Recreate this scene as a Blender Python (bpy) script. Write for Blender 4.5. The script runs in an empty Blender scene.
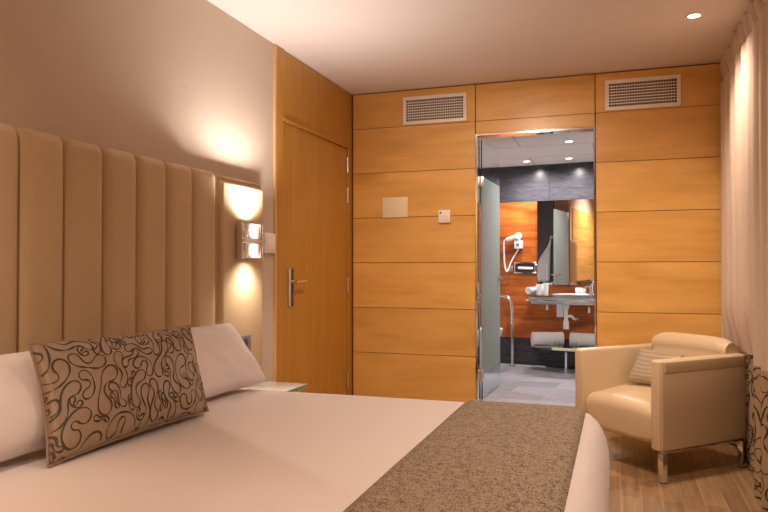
import bpy, bmesh, math, random
from mathutils import Vector, Matrix, noise
random.seed(7)
PI = math.pi
COL = bpy.context.scene.collection
H = 2.5          # bedroom ceiling
D = 5.053        # panelled wall
BF = 0.12        # bathroom floor level
BC = 2.17        # bathroom ceiling

# ------------------------------------------------------------------ materials
def new_mat(name):
    m = bpy.data.materials.new(name); m.use_nodes = True
    nt = m.node_tree
    return m, nt, nt.nodes['Principled BSDF']

def plain(name, col, rough=0.6, metal=0.0, vary=0.04, scale=8.0, bump=0.0, bscale=200.0, coat=0.0, sheen=0.0):
    m, nt, p = new_mat(name); N, L = nt.nodes, nt.links
    tc = N.new('ShaderNodeTexCoord'); nz = N.new('ShaderNodeTexNoise'); nz.inputs['Scale'].default_value = scale
    nz.inputs['Detail'].default_value = 3
    L.new(tc.outputs['Object'], nz.inputs['Vector'])
    mr = N.new('ShaderNodeMapRange'); mr.inputs['To Min'].default_value = 1 - vary; mr.inputs['To Max'].default_value = 1 + vary
    L.new(nz.outputs['Fac'], mr.inputs['Value'])
    vm = N.new('ShaderNodeVectorMath'); vm.operation = 'SCALE'; vm.inputs[0].default_value = col
    L.new(mr.outputs['Result'], vm.inputs['Scale'])
    L.new(vm.outputs['Vector'], p.inputs['Base Color'])
    p.inputs['Roughness'].default_value = rough; p.inputs['Metallic'].default_value = metal
    p.inputs['Coat Weight'].default_value = coat
    p.inputs['Sheen Weight'].default_value = sheen
    if bump:
        n2 = N.new('ShaderNodeTexNoise'); n2.inputs['Scale'].default_value = bscale; n2.inputs['Detail'].default_value = 2
        L.new(tc.outputs['Object'], n2.inputs['Vector'])
        b = N.new('ShaderNodeBump'); b.inputs['Strength'].default_value = bump; b.inputs['Distance'].default_value = 0.002
        L.new(n2.outputs['Fac'], b.inputs['Height']); L.new(b.outputs['Normal'], p.inputs['Normal'])
    return m

def wood(name, c_lo, c_hi, grain, rough=0.35, vary=0.12, fine=1.0, blotch=0.5):
    """grain = index of the axis the fibres run along"""
    m, nt, p = new_mat(name); N, L = nt.nodes, nt.links
    tc = N.new('ShaderNodeTexCoord'); geo = N.new('ShaderNodeNewGeometry')
    cmb = N.new('ShaderNodeVectorMath'); cmb.operation = 'MULTIPLY_ADD'
    r3 = N.new('ShaderNodeCombineXYZ')
    for i in range(3): L.new(geo.outputs['Random Per Island'], r3.inputs[i])
    L.new(r3.outputs[0], cmb.inputs[0]); cmb.inputs[1].default_value = (13.1, 7.7, 17.3)
    L.new(tc.outputs['Object'], cmb.inputs[2])
    mp = N.new('ShaderNodeMapping'); s = [16.0 * fine] * 3; s[grain] = 0.9; mp.inputs['Scale'].default_value = s
    L.new(cmb.outputs[0], mp.inputs['Vector'])
    n1 = N.new('ShaderNodeTexNoise'); n1.inputs['Scale'].default_value = 1.6; n1.inputs['Detail'].default_value = 6
    n1.inputs['Roughness'].default_value = 0.62; n1.inputs['Distortion'].default_value = 0.35
    L.new(mp.outputs[0], n1.inputs['Vector'])
    mp2 = N.new('ShaderNodeMapping'); s = [5.0] * 3; s[grain] = 1.1; mp2.inputs['Scale'].default_value = s
    L.new(cmb.outputs[0], mp2.inputs['Vector'])
    n2 = N.new('ShaderNodeTexNoise'); n2.inputs['Scale'].default_value = 1.3; n2.inputs['Detail'].default_value = 4
    n2.inputs['Distortion'].default_value = 0.6
    L.new(mp2.outputs[0], n2.inputs['Vector'])
    mx = N.new('ShaderNodeMix'); mx.data_type = 'FLOAT'; mx.inputs[0].default_value = blotch
    L.new(n1.outputs['Fac'], mx.inputs[2]); L.new(n2.outputs['Fac'], mx.inputs[3])
    cr = N.new('ShaderNodeValToRGB'); e = cr.color_ramp.elements
    e[0].position = 0.36; e[0].color = (*c_lo, 1); e[1].position = 0.62; e[1].color = (*c_hi, 1)
    L.new(mx.outputs[0], cr.inputs['Fac'])
    mr = N.new('ShaderNodeMapRange'); mr.inputs['To Min'].default_value = 1 - vary; mr.inputs['To Max'].default_value = 1 + vary
    L.new(geo.outputs['Random Per Island'], mr.inputs['Value'])
    vm = N.new('ShaderNodeVectorMath'); vm.operation = 'SCALE'
    L.new(cr.outputs['Color'], vm.inputs[0]); L.new(mr.outputs['Result'], vm.inputs['Scale'])
    L.new(vm.outputs['Vector'], p.inputs['Base Color'])
    p.inputs['Roughness'].default_value = rough
    p.inputs['Coat Weight'].default_value = 0.15; p.inputs['Coat Roughness'].default_value = 0.25
    return m

def planks(name):
    m, nt, p = new_mat(name); N, L = nt.nodes, nt.links
    tc = N.new('ShaderNodeTexCoord'); mp = N.new('ShaderNodeMapping'); mp.inputs['Rotation'].default_value = (0, 0, PI / 2)
    L.new(tc.outputs['Object'], mp.inputs['Vector'])
    br = N.new('ShaderNodeTexBrick'); br.inputs['Scale'].default_value = 1.0
    br.inputs['Brick Width'].default_value = 0.9; br.inputs['Row Height'].default_value = 0.095
    br.inputs['Mortar Size'].default_value = 0.0016; br.inputs['Mortar Smooth'].default_value = 0.3
    br.inputs['Color1'].default_value = (0.25, 0.15, 0.075, 1); br.inputs['Color2'].default_value = (0.36, 0.23, 0.12, 1)
    br.inputs['Mortar'].default_value = (0.50, 0.36, 0.22, 1); br.offset = 0.37
    L.new(mp.outputs[0], br.inputs['Vector'])
    mp2 = N.new('ShaderNodeMapping'); mp2.inputs['Scale'].default_value = (34, 2.2, 1)
    L.new(tc.outputs['Object'], mp2.inputs['Vector'])
    nz = N.new('ShaderNodeTexNoise'); nz.inputs['Scale'].default_value = 1; nz.inputs['Detail'].default_value = 6
    nz.inputs['Distortion'].default_value = 0.8
    L.new(mp2.outputs[0], nz.inputs['Vector'])
    mr = N.new('ShaderNodeMapRange'); mr.inputs['From Min'].default_value = 0.3; mr.inputs['From Max'].default_value = 0.7
    mr.inputs['To Min'].default_value = 0.72; mr.inputs['To Max'].default_value = 1.16
    L.new(nz.outputs['Fac'], mr.inputs['Value'])
    vm = N.new('ShaderNodeVectorMath'); vm.operation = 'SCALE'
    L.new(br.outputs['Color'], vm.inputs[0]); L.new(mr.outputs['Result'], vm.inputs['Scale'])
    L.new(vm.outputs['Vector'], p.inputs['Base Color']); p.inputs['Roughness'].default_value = 0.42
    return m

def tiles(name, c1, c2, mortar, w, h, ms, rough, plane='xy', rot=0.0, nscale=3.0, spread=0.3):
    m, nt, p = new_mat(name); N, L = nt.nodes, nt.links
    tc = N.new('ShaderNodeTexCoord'); mp = N.new('ShaderNodeMapping')
    mp.inputs['Rotation'].default_value = (-PI / 2 if plane == 'xz' else 0, 0, rot)
    L.new(tc.outputs['Object'], mp.inputs['Vector'])
    br = N.new('ShaderNodeTexBrick'); br.inputs['Scale'].default_value = 1.0
    br.inputs['Brick Width'].default_value = w; br.inputs['Row Height'].default_value = h
    br.inputs['Mortar Size'].default_value = ms; br.offset = 0.5
    br.inputs['Color1'].default_value = (*c1, 1); br.inputs['Color2'].default_value = (*c2, 1); br.inputs['Mortar'].default_value = (*mortar, 1)
    L.new(mp.outputs[0], br.inputs['Vector'])
    mp2 = N.new('ShaderNodeMapping'); mp2.inputs['Scale'].default_value = (1, 3, 6)
    L.new(tc.outputs['Object'], mp2.inputs['Vector'])
    nz = N.new('ShaderNodeTexNoise'); nz.inputs['Scale'].default_value = nscale; nz.inputs['Detail'].default_value = 7
    nz.inputs['Roughness'].default_value = 0.65; nz.inputs['Distortion'].default_value = 1.0
    L.new(mp2.outputs[0], nz.inputs['Vector'])
    mr = N.new('ShaderNodeMapRange'); mr.inputs['From Min'].default_value = 0.3; mr.inputs['From Max'].default_value = 0.7
    mr.inputs['To Min'].default_value = 1 - spread; mr.inputs['To Max'].default_value = 1 + spread
    L.new(nz.outputs['Fac'], mr.inputs['Value'])
    vm = N.new('ShaderNodeVectorMath'); vm.operation = 'SCALE'
    L.new(br.outputs['Color'], vm.inputs[0]); L.new(mr.outputs['Result'], vm.inputs['Scale'])
    L.new(vm.outputs['Vector'], p.inputs['Base Color']); p.inputs['Roughness'].default_value = rough
    return m

def two_cloth(name, base, below, upper, rough=0.7, sheen=0.1):
    """woven cloth whose lower band (UV v under `below`) has a darker ground"""
    m, nt, p = new_mat(name); N, L = nt.nodes, nt.links
    uv = N.new('ShaderNodeUVMap'); sx = N.new('ShaderNodeSeparateXYZ'); L.new(uv.outputs[0], sx.inputs[0])
    gt = N.new('ShaderNodeMath'); gt.operation = 'GREATER_THAN'; gt.inputs[1].default_value = below; L.new(sx.outputs[1], gt.inputs[0])
    mx = N.new('ShaderNodeMix'); mx.data_type = 'RGBA'; L.new(gt.outputs[0], mx.inputs[0])
    mx.inputs[6].default_value = (*base, 1); mx.inputs[7].default_value = (*upper, 1)
    L.new(mx.outputs[2], p.inputs['Base Color']); p.inputs['Roughness'].default_value = rough; p.inputs['Sheen Weight'].default_value = sheen
    return m

def speckle(name):
    m, nt, p = new_mat(name); N, L = nt.nodes, nt.links
    tc = N.new('ShaderNodeTexCoord')
    n1 = N.new('ShaderNodeTexNoise'); n1.inputs['Scale'].default_value = 210; n1.inputs['Detail'].default_value = 2
    n2 = N.new('ShaderNodeTexNoise'); n2.inputs['Scale'].default_value = 60; n2.inputs['Detail'].default_value = 3
    for n in (n1, n2): L.new(tc.outputs['Object'], n.inputs['Vector'])
    ad = N.new('ShaderNodeMath'); ad.operation = 'MULTIPLY_ADD'; ad.inputs[1].default_value = 0.45
    L.new(n2.outputs['Fac'], ad.inputs[0]); L.new(n1.outputs['Fac'], ad.inputs[2])
    cr = N.new('ShaderNodeValToRGB'); e = cr.color_ramp.elements
    e[0].position = 0.63; e[0].color = (0.040, 0.028, 0.016, 1); e[1].position = 0.76; e[1].color = (0.33, 0.25, 0.165, 1)
    x = cr.color_ramp.elements.new(0.68); x.color = (0.21, 0.155, 0.10, 1)
    L.new(ad.outputs[0], cr.inputs['Fac']); L.new(cr.outputs['Color'], p.inputs['Base Color'])
    p.inputs['Roughness'].default_value = 0.8; p.inputs['Sheen Weight'].default_value = 0.15
    b = N.new('ShaderNodeBump'); b.inputs['Strength'].default_value = 0.3; b.inputs['Distance'].default_value = 0.002
    L.new(ad.outputs[0], b.inputs['Height']); L.new(b.outputs['Normal'], p.inputs['Normal'])
    return m

def emit(name, col, strength):
    m, nt, p = new_mat(name)
    p.inputs['Base Color'].default_value = (*col, 1)
    p.inputs['Emission Color'].default_value = (*col, 1); p.inputs['Emission Strength'].default_value = strength
    return m

def glass(name, col, rough=0.0, ior=1.45):
    m, nt, p = new_mat(name)
    p.inputs['Base Color'].default_value = (*col, 1); p.inputs['Transmission Weight'].default_value = 1
    p.inputs['Roughness'].default_value = rough; p.inputs['IOR'].default_value = ior
    return m

def frosted(name):
    m, nt, p = new_mat(name); N, L = nt.nodes, nt.links
    p.inputs['Base Color'].default_value = (0.48, 0.53, 0.50, 1); p.inputs['Roughness'].default_value = 0.35
    tr = N.new('ShaderNodeBsdfTranslucent'); tr.inputs['Color'].default_value = (0.54, 0.62, 0.58, 1)
    mx = N.new('ShaderNodeMixShader'); mx.inputs[0].default_value = 0.5
    L.new(p.outputs[0], mx.inputs[1]); L.new(tr.outputs[0], mx.inputs[2])
    L.new(mx.outputs[0], N['Material Output'].inputs['Surface'])
    return m

M = dict(
    wall=plain('beige_paint', (0.62, 0.52, 0.42), 0.8, vary=0.02, bump=0.1),
    ceil=plain('white_ceiling_paint', (0.76, 0.69, 0.65), 0.9, vary=0.015),
    ceil_bath=tiles('white_ceiling_tile', (0.90, 0.90, 0.90), (0.89, 0.89, 0.89), (0.6, 0.6, 0.61), 1.2, 0.6, 0.008, 0.8, spread=0.02),
    wood_wall=wood('maple_panel', (0.68, 0.375, 0.095), (0.84, 0.50, 0.150), 0, 0.33, vary=0.05, fine=0.7, blotch=0.7),
    wood_wall_y=wood('maple_panel_side', (0.56, 0.31, 0.085), (0.82, 0.52, 0.17), 1, 0.4, vary=0.05),
    wood_door=wood('maple_door', (0.46, 0.225, 0.03), (0.54, 0.28, 0.045), 2, 0.38, vary=0.03, fine=1.2, blotch=0.35),
    wood_edge=wood('pale_wood_edge', (0.60, 0.36, 0.15), (0.72, 0.46, 0.22), 2, 0.4, vary=0.03),
    joint=plain('dark_joint', (0.20, 0.09, 0.03), 0.8),
    wood_bath=wood('red_cherry_panel', (0.20, 0.032, 0.006), (0.60, 0.165, 0.030), 0, 0.3, vary=0.10, blotch=0.5),
    slate=tiles('slate_tile', (0.052, 0.049, 0.058), (0.065, 0.062, 0.073), (0.05, 0.05, 0.055), 30, 30, 0.003, 0.22, 'xz', nscale=5, spread=0.4),
    slate2=plain('slate_tile_plain', (0.075, 0.072, 0.082), 0.3, vary=0.3, scale=5),
    bath_floor=tiles('grey_floor_tile', (0.30, 0.29, 0.33), (0.42, 0.41, 0.45), (0.50, 0.49, 0.52), 0.6, 0.3, 0.004, 0.3, rot=0.10, nscale=4, spread=0.22),
    floor=planks('oak_planks'),
    leather=plain('cream_leather', (0.64, 0.515, 0.345), 0.42, vary=0.02, bump=0.12, bscale=400),
    hb=plain('beige_faux_leather', (0.58, 0.43, 0.255), 0.5, vary=0.02, bump=0.1, bscale=350),
    hb_rim=plain('beige_faux_leather_rim', (0.47, 0.34, 0.22), 0.6, vary=0.02),
    linen=plain('white_cotton', (0.73, 0.68, 0.675), 0.85, vary=0.012, scale=5, sheen=0.1),
    towel=plain('white_terry', (0.82, 0.81, 0.82), 0.95, vary=0.05, scale=60, bump=0.5, bscale=300),
    chrome=plain('polished_chrome', (0.80, 0.80, 0.80), 0.10, 1.0, vary=0.01),
    steel=plain('brushed_steel', (0.78, 0.77, 0.75), 0.32, 1.0, vary=0.05),
    dark=plain('dark_plastic', (0.06, 0.055, 0.06), 0.4),
    slategrey=plain('grey_socket_plastic', (0.16, 0.16, 0.18), 0.35),
    black=plain('black_void', (0.015, 0.012, 0.01), 0.9),
    cream=plain('cream_plastic', (0.88, 0.78, 0.56), 0.4, vary=0.01),
    white=plain('white_plastic', (0.90, 0.87, 0.83), 0.35, vary=0.01),
    porcelain=plain('white_porcelain', (0.85, 0.85, 0.85), 0.12, vary=0.01, coat=0.5),
    whiteglass=plain('white_back_painted_glass', (0.80, 0.85, 0.83), 0.08, vary=0.01, coat=0.6),
    glassedge=plain('green_glass_edge', (0.12, 0.35, 0.28), 0.15),
    mirror=plain('mirror_silver', (0.92, 0.93, 0.92), 0.01, 1.0, vary=0.0),
    clear=glass('clear_glass', (0.90, 0.97, 0.94)),
    counter=glass('counter_glass', (0.80, 0.95, 0.90), 0.08),
    crystal=glass('crystal_glass', (1, 0.98, 0.96), 0.12),
    frost=frosted('frosted_glass'),
    lamp_warm=emit('lamp_glow_warm', (1, 0.86, 0.68), 14),
    lamp_cool=emit('lamp_glow_white', (1, 0.96, 0.92), 14),
    bulb=emit('sconce_lamp_glow', (1, 0.88, 0.76), 1.6),
    cushion=plain('bronze_satin_cloth', (0.30, 0.21, 0.13), 0.45, vary=0.08, scale=14, sheen=0.15, bump=0.15, bscale=300),
    thread=plain('dark_brown_thread', (0.060, 0.038, 0.018), 0.6, vary=0.2),
    curtain=two_cloth('curtain_cloth', (0.42, 0.31, 0.20), 0.645, (0.64, 0.53, 0.44)),
    runner=speckle('bronze_weave'),
    satin=plain('taupe_satin', (0.36, 0.30, 0.21), 0.38, vary=0.15, scale=30),
    concrete=plain('grey_render', (0.3, 0.3, 0.3), 0.9),
)

# ------------------------------------------------------------------ mesh helpers
def merge(bm, src, mi=0):
    for f in src.faces: f.material_index = mi
    me = bpy.data.meshes.new('tmp'); src.to_mesh(me); bm.from_mesh(me); bpy.data.meshes.remove(me); src.free()

def box(bm, lo, hi, bev=0.0, seg=2, mi=0, mat=None):
    b = bmesh.new(); bmesh.ops.create_cube(b, size=1)
    s = [hi[i] - lo[i] for i in range(3)]; c = [(hi[i] + lo[i]) / 2 for i in range(3)]
    bmesh.ops.transform(b, matrix=Matrix.Translation(c) @ Matrix.Diagonal((*s, 1)), verts=b.verts)
    if bev: bmesh.ops.bevel(b, geom=b.edges[:], offset=bev, segments=seg, profile=0.5, affect='EDGES')
    if mat is not None: bmesh.ops.transform(b, matrix=mat, verts=b.verts)
    merge(bm, b, mi)

def prism(bm, pts, z0, z1, mi=0, bev=0):
    """vertical extrusion of a plan outline"""
    b = bmesh.new(); lo = [b.verts.new((x, y, z0)) for x, y in pts]; hi = [b.verts.new((x, y, z1)) for x, y in pts]
    b.faces.new(lo[::-1]); top = b.faces.new(hi)
    n = len(pts)
    for i in range(n): b.faces.new((lo[i], lo[(i + 1) % n], hi[(i + 1) % n], hi[i]))
    if bev: bmesh.ops.bevel(b, geom=list(top.edges), offset=bev, segments=2, affect='EDGES')
    bmesh.ops.recalc_face_normals(b, faces=b.faces[:])
    merge(bm, b, mi)

def lathe(bm, prof, c=(0, 0, 0), n=24, axis='z', mi=0, mat=None):
    """prof: (r, h) pairs; closed with caps where r = 0"""
    b = bmesh.new(); rings = []
    for r, h in prof:
        if r < 1e-6: rings.append([b.verts.new((0, 0, h))])
        else: rings.append([b.verts.new((r * math.cos(2 * PI * i / n), r * math.sin(2 * PI * i / n), h)) for i in range(n)])
    for a, q in zip(rings, rings[1:]):
        for i in range(n):
            j = (i + 1) % n
            if len(a) == 1 and len(q) == 1: continue
            if len(a) == 1: b.faces.new((a[0], q[j], q[i]))
            elif len(q) == 1: b.faces.new((a[i], a[j], q[0]))
            else: b.faces.new((a[i], a[j], q[j], q[i]))
    R = {'z': Matrix.Identity(4), 'x': Matrix.Rotation(PI / 2, 4, 'Y'), 'y': Matrix.Rotation(-PI / 2, 4, 'X')}[axis]
    T = Matrix.Translation(c) @ (mat if mat is not None else R)
    bmesh.ops.transform(b, matrix=T, verts=b.verts)
    bmesh.ops.recalc_face_normals(b, faces=b.faces[:])
    merge(bm, b, mi)

def cyl(bm, a, c, r, n=16, mi=0, r2=None):
    a, c = Vector(a), Vector(c); d = c - a
    q = Vector((0, 0, 1)).rotation_difference(d.normalized()).to_matrix().to_4x4()
    r2 = r if r2 is None else r2
    lathe(bm, [(0, 0), (r, 0), (r2, d.length), (0, d.length)], a, n, mi=mi, mat=q)

def smooth_path(pts, per=8):
    P = [Vector(p) for p in pts]; P = [P[0] * 2 - P[1]] + P + [P[-1] * 2 - P[-2]]; out = []
    for i in range(1, len(P) - 2):
        for k in range(per):
            t = k / per; a, b, c, d = P[i - 1], P[i], P[i + 1], P[i + 2]
            out.append(0.5 * ((2 * b) + (c - a) * t + (2 * a - 5 * b + 4 * c - d) * t * t + (3 * b - a - 3 * c + d) * t ** 3))
    out.append(P[-2]); return out

def tube(bm, pts, r, n=10, mi=0, per=8, smooth=True):
    P = smooth_path(pts, per) if smooth else [Vector(p) for p in pts]
    b = bmesh.new(); rings = []; t0 = (P[1] - P[0]).normalized()
    up = Vector((0, 0, 1)) if abs(t0.z) < 0.9 else Vector((1, 0, 0))
    nx = t0.cross(up).normalized()
    for i, p in enumerate(P):
        t = (P[min(i + 1, len(P) - 1)] - P[max(i - 1, 0)]).normalized()
        nx = (nx - t * nx.dot(t)).normalized(); ny = t.cross(nx)
        rings.append([b.verts.new(p + (nx * math.cos(2 * PI * k / n) + ny * math.sin(2 * PI * k / n)) * r) for k in range(n)])
    for a, q in zip(rings, rings[1:]):
        for k in range(n): b.faces.new((a[k], a[(k + 1) % n], q[(k + 1) % n], q[k]))
    b.faces.new(rings[0][::-1]); b.faces.new(rings[-1])
    bmesh.ops.recalc_face_normals(b, faces=b.faces[:])
    merge(bm, b, mi)

def chain(o):
    m = Matrix.Identity(4)
    while o is not None:
        m = Matrix.Translation(o.location) @ Matrix.Rotation(o.rotation_euler.z, 4, 'Z') @ m; o = o.parent
    return m

def mk(name, bm, mat, parent=None, local=False, smooth=False, pre=None, label=None, cat=None, group=None, kind=None):
    """link one mesh object; geometry is in world space unless local"""
    if pre is not None: bmesh.ops.transform(bm, matrix=pre, verts=bm.verts)
    loc = Vector((0, 0, 0))
    if parent is not None:
        if not local: bmesh.ops.transform(bm, matrix=chain(parent).inverted(), verts=bm.verts)
    else:
        lo = [min(v.co[i] for v in bm.verts) for i in range(3)]; hi = [max(v.co[i] for v in bm.verts) for i in range(3)]
        loc = Vector(((lo[0] + hi[0]) / 2, (lo[1] + hi[1]) / 2, lo[2]))
        if kind == 'structure': loc = Vector((0, 0, 0))
        bmesh.ops.translate(bm, vec=-loc, verts=bm.verts)
    me = bpy.data.meshes.new(name); bm.to_mesh(me); bm.free()
    for m in (mat if isinstance(mat, (list, tuple)) else [mat]): me.materials.append(M[m])
    if smooth:
        for p in me.polygons: p.use_smooth = True
        try: me.set_sharp_from_angle(angle=math.radians(smooth if smooth is not True else 40))
        except Exception: pass
    o = bpy.data.objects.new(name, me); COL.objects.link(o); o.location = loc; o.parent = parent
    props(o, label, cat, group, kind); return o

def props(o, label=None, cat=None, group=None, kind=None):
    if label: o['label'] = label
    if cat: o['category'] = cat
    if group: o['group'] = group
    if kind: o['kind'] = kind

def thing(name, label, cat, loc=(0, 0, 0), rz=0.0, group=None, kind=None):
    o = bpy.data.objects.new(name, None); COL.objects.link(o); o.empty_display_size = 0.05
    o.location = loc; o.rotation_euler = (0, 0, rz); props(o, label, cat, group, kind); return o

def bx(name, lo, hi, mat, parent=None, bev=0.0, seg=2, smooth=False, **k):
    b = bmesh.new(); box(b, lo, hi, bev, seg); return mk(name, b, mat, parent, smooth=smooth or bool(bev), **k)

def copy_tree(o, parent=None):
    c = o.copy(); COL.objects.link(c); c.parent = parent
    for ch in [x for x in bpy.data.objects if x.parent == o]: copy_tree(ch, c)
    return c

# frame of the (slightly skewed) bathroom back wall: +x along the wall, -y into the room
WB = Matrix.Translation((1.3, 7.1056, 0)) @ Matrix.Rotation(-math.atan2(0.0998, 0.995), 4, 'Z')

# ================================================================== SETTING
# ---- bedroom shell
bx('floor', (-0.1, -1.7, -0.1), (3.0, 5.05, 0), 'floor', kind='structure')
b = bmesh.new(); box(b, (-0.1, -1.7, H), (3.0, 5.15, H + 0.1)); mk('ceiling', b, 'ceil', kind='structure')
bx('wall_left', (-0.1, -1.7, 0), (0, 3.748, H), 'wall', kind='structure')
bx('wall_front', (-0.1, -1.7, 0), (3.0, -1.6, H), 'wall', kind='structure')
# window wall behind the curtain
b = bmesh.new()
box(b, (2.88, -1.6, 0), (3.0, 1.4, H)); box(b, (2.88, 4.7, 0), (3.0, 5.053, H))
box(b, (2.88, 1.4, 0), (3.0, 4.7, 0.25)); box(b, (2.88, 1.4, 2.3), (3.0, 4.7, H))
mk('wall_right', b, 'wall', kind='structure')
w = thing('window_1', None, None, (2.94, 3.05, 0.25), kind='structure')
b = bmesh.new()
for y0, y1 in ((1.4, 1.46), (2.42, 2.5), (3.56, 3.64), (4.64, 4.7)): box(b, (2.91, y0, 0.25), (2.97, y1, 2.3))
for z0, z1 in ((0.25, 0.31), (2.24, 2.3)): box(b, (2.91, 1.4, z0), (2.97, 4.7, z1))
mk('window_frame', b, 'white', w)
bx('window_pane', (2.937, 1.45, 0.30), (2.943, 4.65, 2.25), 'clear', w)

# maple paneling on the far part of the left wall, seen in the bathroom mirror
b = bmesh.new()
for k in range(7):
    z0 = 0.113 + 0.3505 * (k - 1); z1 = z0 + 0.347
    z0 = max(z0, 0.0); z1 = min(z1, H)
    if z1 - z0 > 0.02: box(b, (0.001, -1.59, z0), (0.016, 1.185, z1))
mk('wall_left_paneling', b, 'wood_wall_y', kind='structure').name = 'trim_3'

# ---- panelled back wall with the bathroom doorway
XL, XR, DT = 1.003, 1.8325, 2.108
b = bmesh.new()
box(b, (-0.1, D + 0.016, 0), (XL - 0.012, 5.15, H), mi=1)
box(b, (XR + 0.012, D + 0.016, 0), (3.0, 5.15, H), mi=1)
box(b, (XL - 0.012, D + 0.016, DT + 0.012), (XR + 0.012, 5.15, H), mi=1)
rows = [0.0] + [0.1135 + 0.3505 * k for k in range(7)] + [H - 0.008]
def col(x0, x1, zmin=0.0):
    for z0, z1 in zip(rows, rows[1:]):
        z0 = max(z0, zmin)
        if z1 - z0 > 0.02: box(b, (x0 + 0.002, D, z0 + 0.002), (x1 - 0.002, D + 0.02, z1 - 0.002))
col(0.012, XL - 0.014); col(XR + 0.014, 2.875); col(XL - 0.010, XR + 0.010, DT + 0.013)
mk('wall_back', b, ['wood_wall', 'joint'], kind='structure')
# metal lining of the doorway
b = bmesh.new()
for x0, x1 in ((XL - 0.012, XL), (XR, XR + 0.012)): box(b, (x0, D - 0.006, 0), (x1, 5.16, DT + 0.012))
box(b, (XL, D - 0.006, DT), (XR, 5.16, DT + 0.012))
mk('trim_1', b, 'chrome', kind='structure')

# ---- entry door in the left wall, with frame and transom panel
b = bmesh.new()
box(b, (-0.1, 3.748, 0), (0.012, 3.768, H), mi=1)                       # pale lipping
box(b, (-0.1, 3.768, 0), (0.010, 3.866, H))
box(b, (-0.1, 4.957, 0), (0.002, 5.053, H))
box(b, (-0.1, 3.866, 2.075), (0.004, 4.957, H - 0.004))
box(b, (-0.1, 3.866, 2.052), (0.014, 4.957, 2.073), 0.004, 2)
mk('trim_2', b, ['wood_door', 'wood_edge'], kind='structure')
bx('wall_hall', (-0.16, 3.7, 0), (-0.1, 5.15, H), 'concrete', kind='structure').name = 'wall_outer'
d1 = bx('door_1', (-0.045, 3.870, 0.008), (-0.004, 4.952, 2.048), 'wood_door', kind='structure')
b = bmesh.new(); box(b, (-0.004, 3.948, 0.878), (0.006, 3.984, 1.125), 0.003)
hp = mk('door_handle', b, 'steel', d1, smooth=True)
b = bmesh.new(); box(b, (-0.002, 3.985, 0.88), (0.008, 4.012, 1.122), 0.001)
mk('keycard_slot', b, 'dark', hp)
b = bmesh.new(); cyl(b, (0.004, 3.972, 1.037), (0.052, 3.972, 1.037), 0.010); tube(b, [(0.05, 3.965, 1.037), (0.054, 3.99, 1.037), (0.054, 4.06, 1.039), (0.052, 4.115, 1.041)], 0.0085)
mk('lever', b, 'chrome', hp, smooth=True)
for z in (0.20, 0.93, 1.63, 1.865):
    b = bmesh.new(); cyl(b, (0.004, 4.955, z), (0.004, 4.955, z + 0.115), 0.009)
    for q in (0.0, 0.055, 0.113): cyl(b, (0.004, 4.955, z + q), (0.004, 4.955, z + q + 0.004), 0.0105)
    mk('hinge', b, 'steel', d1, smooth=True)

# ---- bathroom shell
prism_floor = [(0.1, 5.073), (2.7, 5.073), (2.7, 6.955), (0.1, 7.23)]
b = bmesh.new(); prism(b, prism_floor, 0.0, BF); mk('floor_bathroom', b, 'bath_floor', kind='structure')
b = bmesh.new(); prism(b, [(0.1, 5.15), (2.7, 5.15), (2.7, 6.96), (0.1, 7.23)], BC, BC + 0.06); mk('ceiling_bathroom', b, 'ceil_bath', kind='structure')
b = bmesh.new(); box(b, (0.06, 5.15, 0.0), (0.12, 7.3, BC)); mk('wall_bathroom_left', b, 'porcelain', kind='structure')
b = bmesh.new(); box(b, (2.66, 5.15, 0.0), (2.72, 7.2, BC)); mk('wall_bathroom_right', b, 'porcelain', kind='structure')
b = bmesh.new(); box(b, (0.12, 5.15, 0.0), (XL - 0.012, 5.165, BC)); box(b, (XR + 0.012, 5.15, 0.0), (2.66, 5.165, BC))
box(b, (XL - 0.012, 5.15, DT + 0.012), (XR + 0.012, 5.165, BC)); mk('wall_bathroom_front', b, 'slate2', kind='structure')
b = bmesh.new()
box(b, (-1.25, 0.02, 0), (1.45, 0.12, BC + 0.06), mi=2)
for x0, x1 in ((-1.22, -0.56), (-0.557, 0.038), (0.041, 0.637), (0.64, 1.4)):
    box(b, (x0, 0, 1.802), (x1, 0.03, BC), mi=1)
for x0, x1 in ((-1.22, -0.90), (-0.897, -0.30), (-0.297, 0.30), (0.303, 0.9), (0.903, 1.4)):
    box(b, (x0, 0, BF), (x1, 0.03, 0.405), mi=1)
for z0, z1 in ((0.408, 0.75), (0.752, 1.10), (1.102, 1.45), (1.452, 1.799)):
    box(b, (-1.22, 0, z0), (1.4, 0.03, z1))
mk('wall_bathroom_back', b, ['wood_bath', 'slate', 'joint'], pre=WB, kind='structure')
b = bmesh.new(); box(b, (-1.2, -0.012, BF), (-0.0, 0, BF + 0.012)); mk('baseboard_bathroom', b, 'whiteglass', pre=WB, kind='structure')

# glass door standing open into the bathroom (frosted band, clear top and bottom)
dr = thing('door_2', None, None, (1.012, 5.17, BF), math.atan2(-0.02, 0.68), kind='structure')
for nm, z0, z1, mt in (('clear_pane', 0.012, 0.195, 'clear'), ('frosted_pane', 0.195, 1.70, 'frost'), ('clear_pane', 1.70, 1.975, 'clear')):
    b = bmesh.new(); box(b, (-0.004, 0.0, z0), (0.004, 0.70, z1)); mk(nm, b, mt, dr, local=True)
for z in (0.19, 1.66):
    b = bmesh.new(); box(b, (-0.012, -0.015, z - 0.04), (0.012, 0.04, z + 0.04), 0.004); mk('hinge', b, 'steel', dr, local=True, smooth=True)
b = bmesh.new()
cyl(b, (-0.05, 0.64, 0.92), (0.05, 0.64, 0.92), 0.010); cyl(b, (0.006, 0.64, 0.92), (0.012, 0.64, 0.92), 0.026); cyl(b, (-0.012, 0.64, 0.92), (-0.006, 0.64, 0.92), 0.026)
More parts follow.
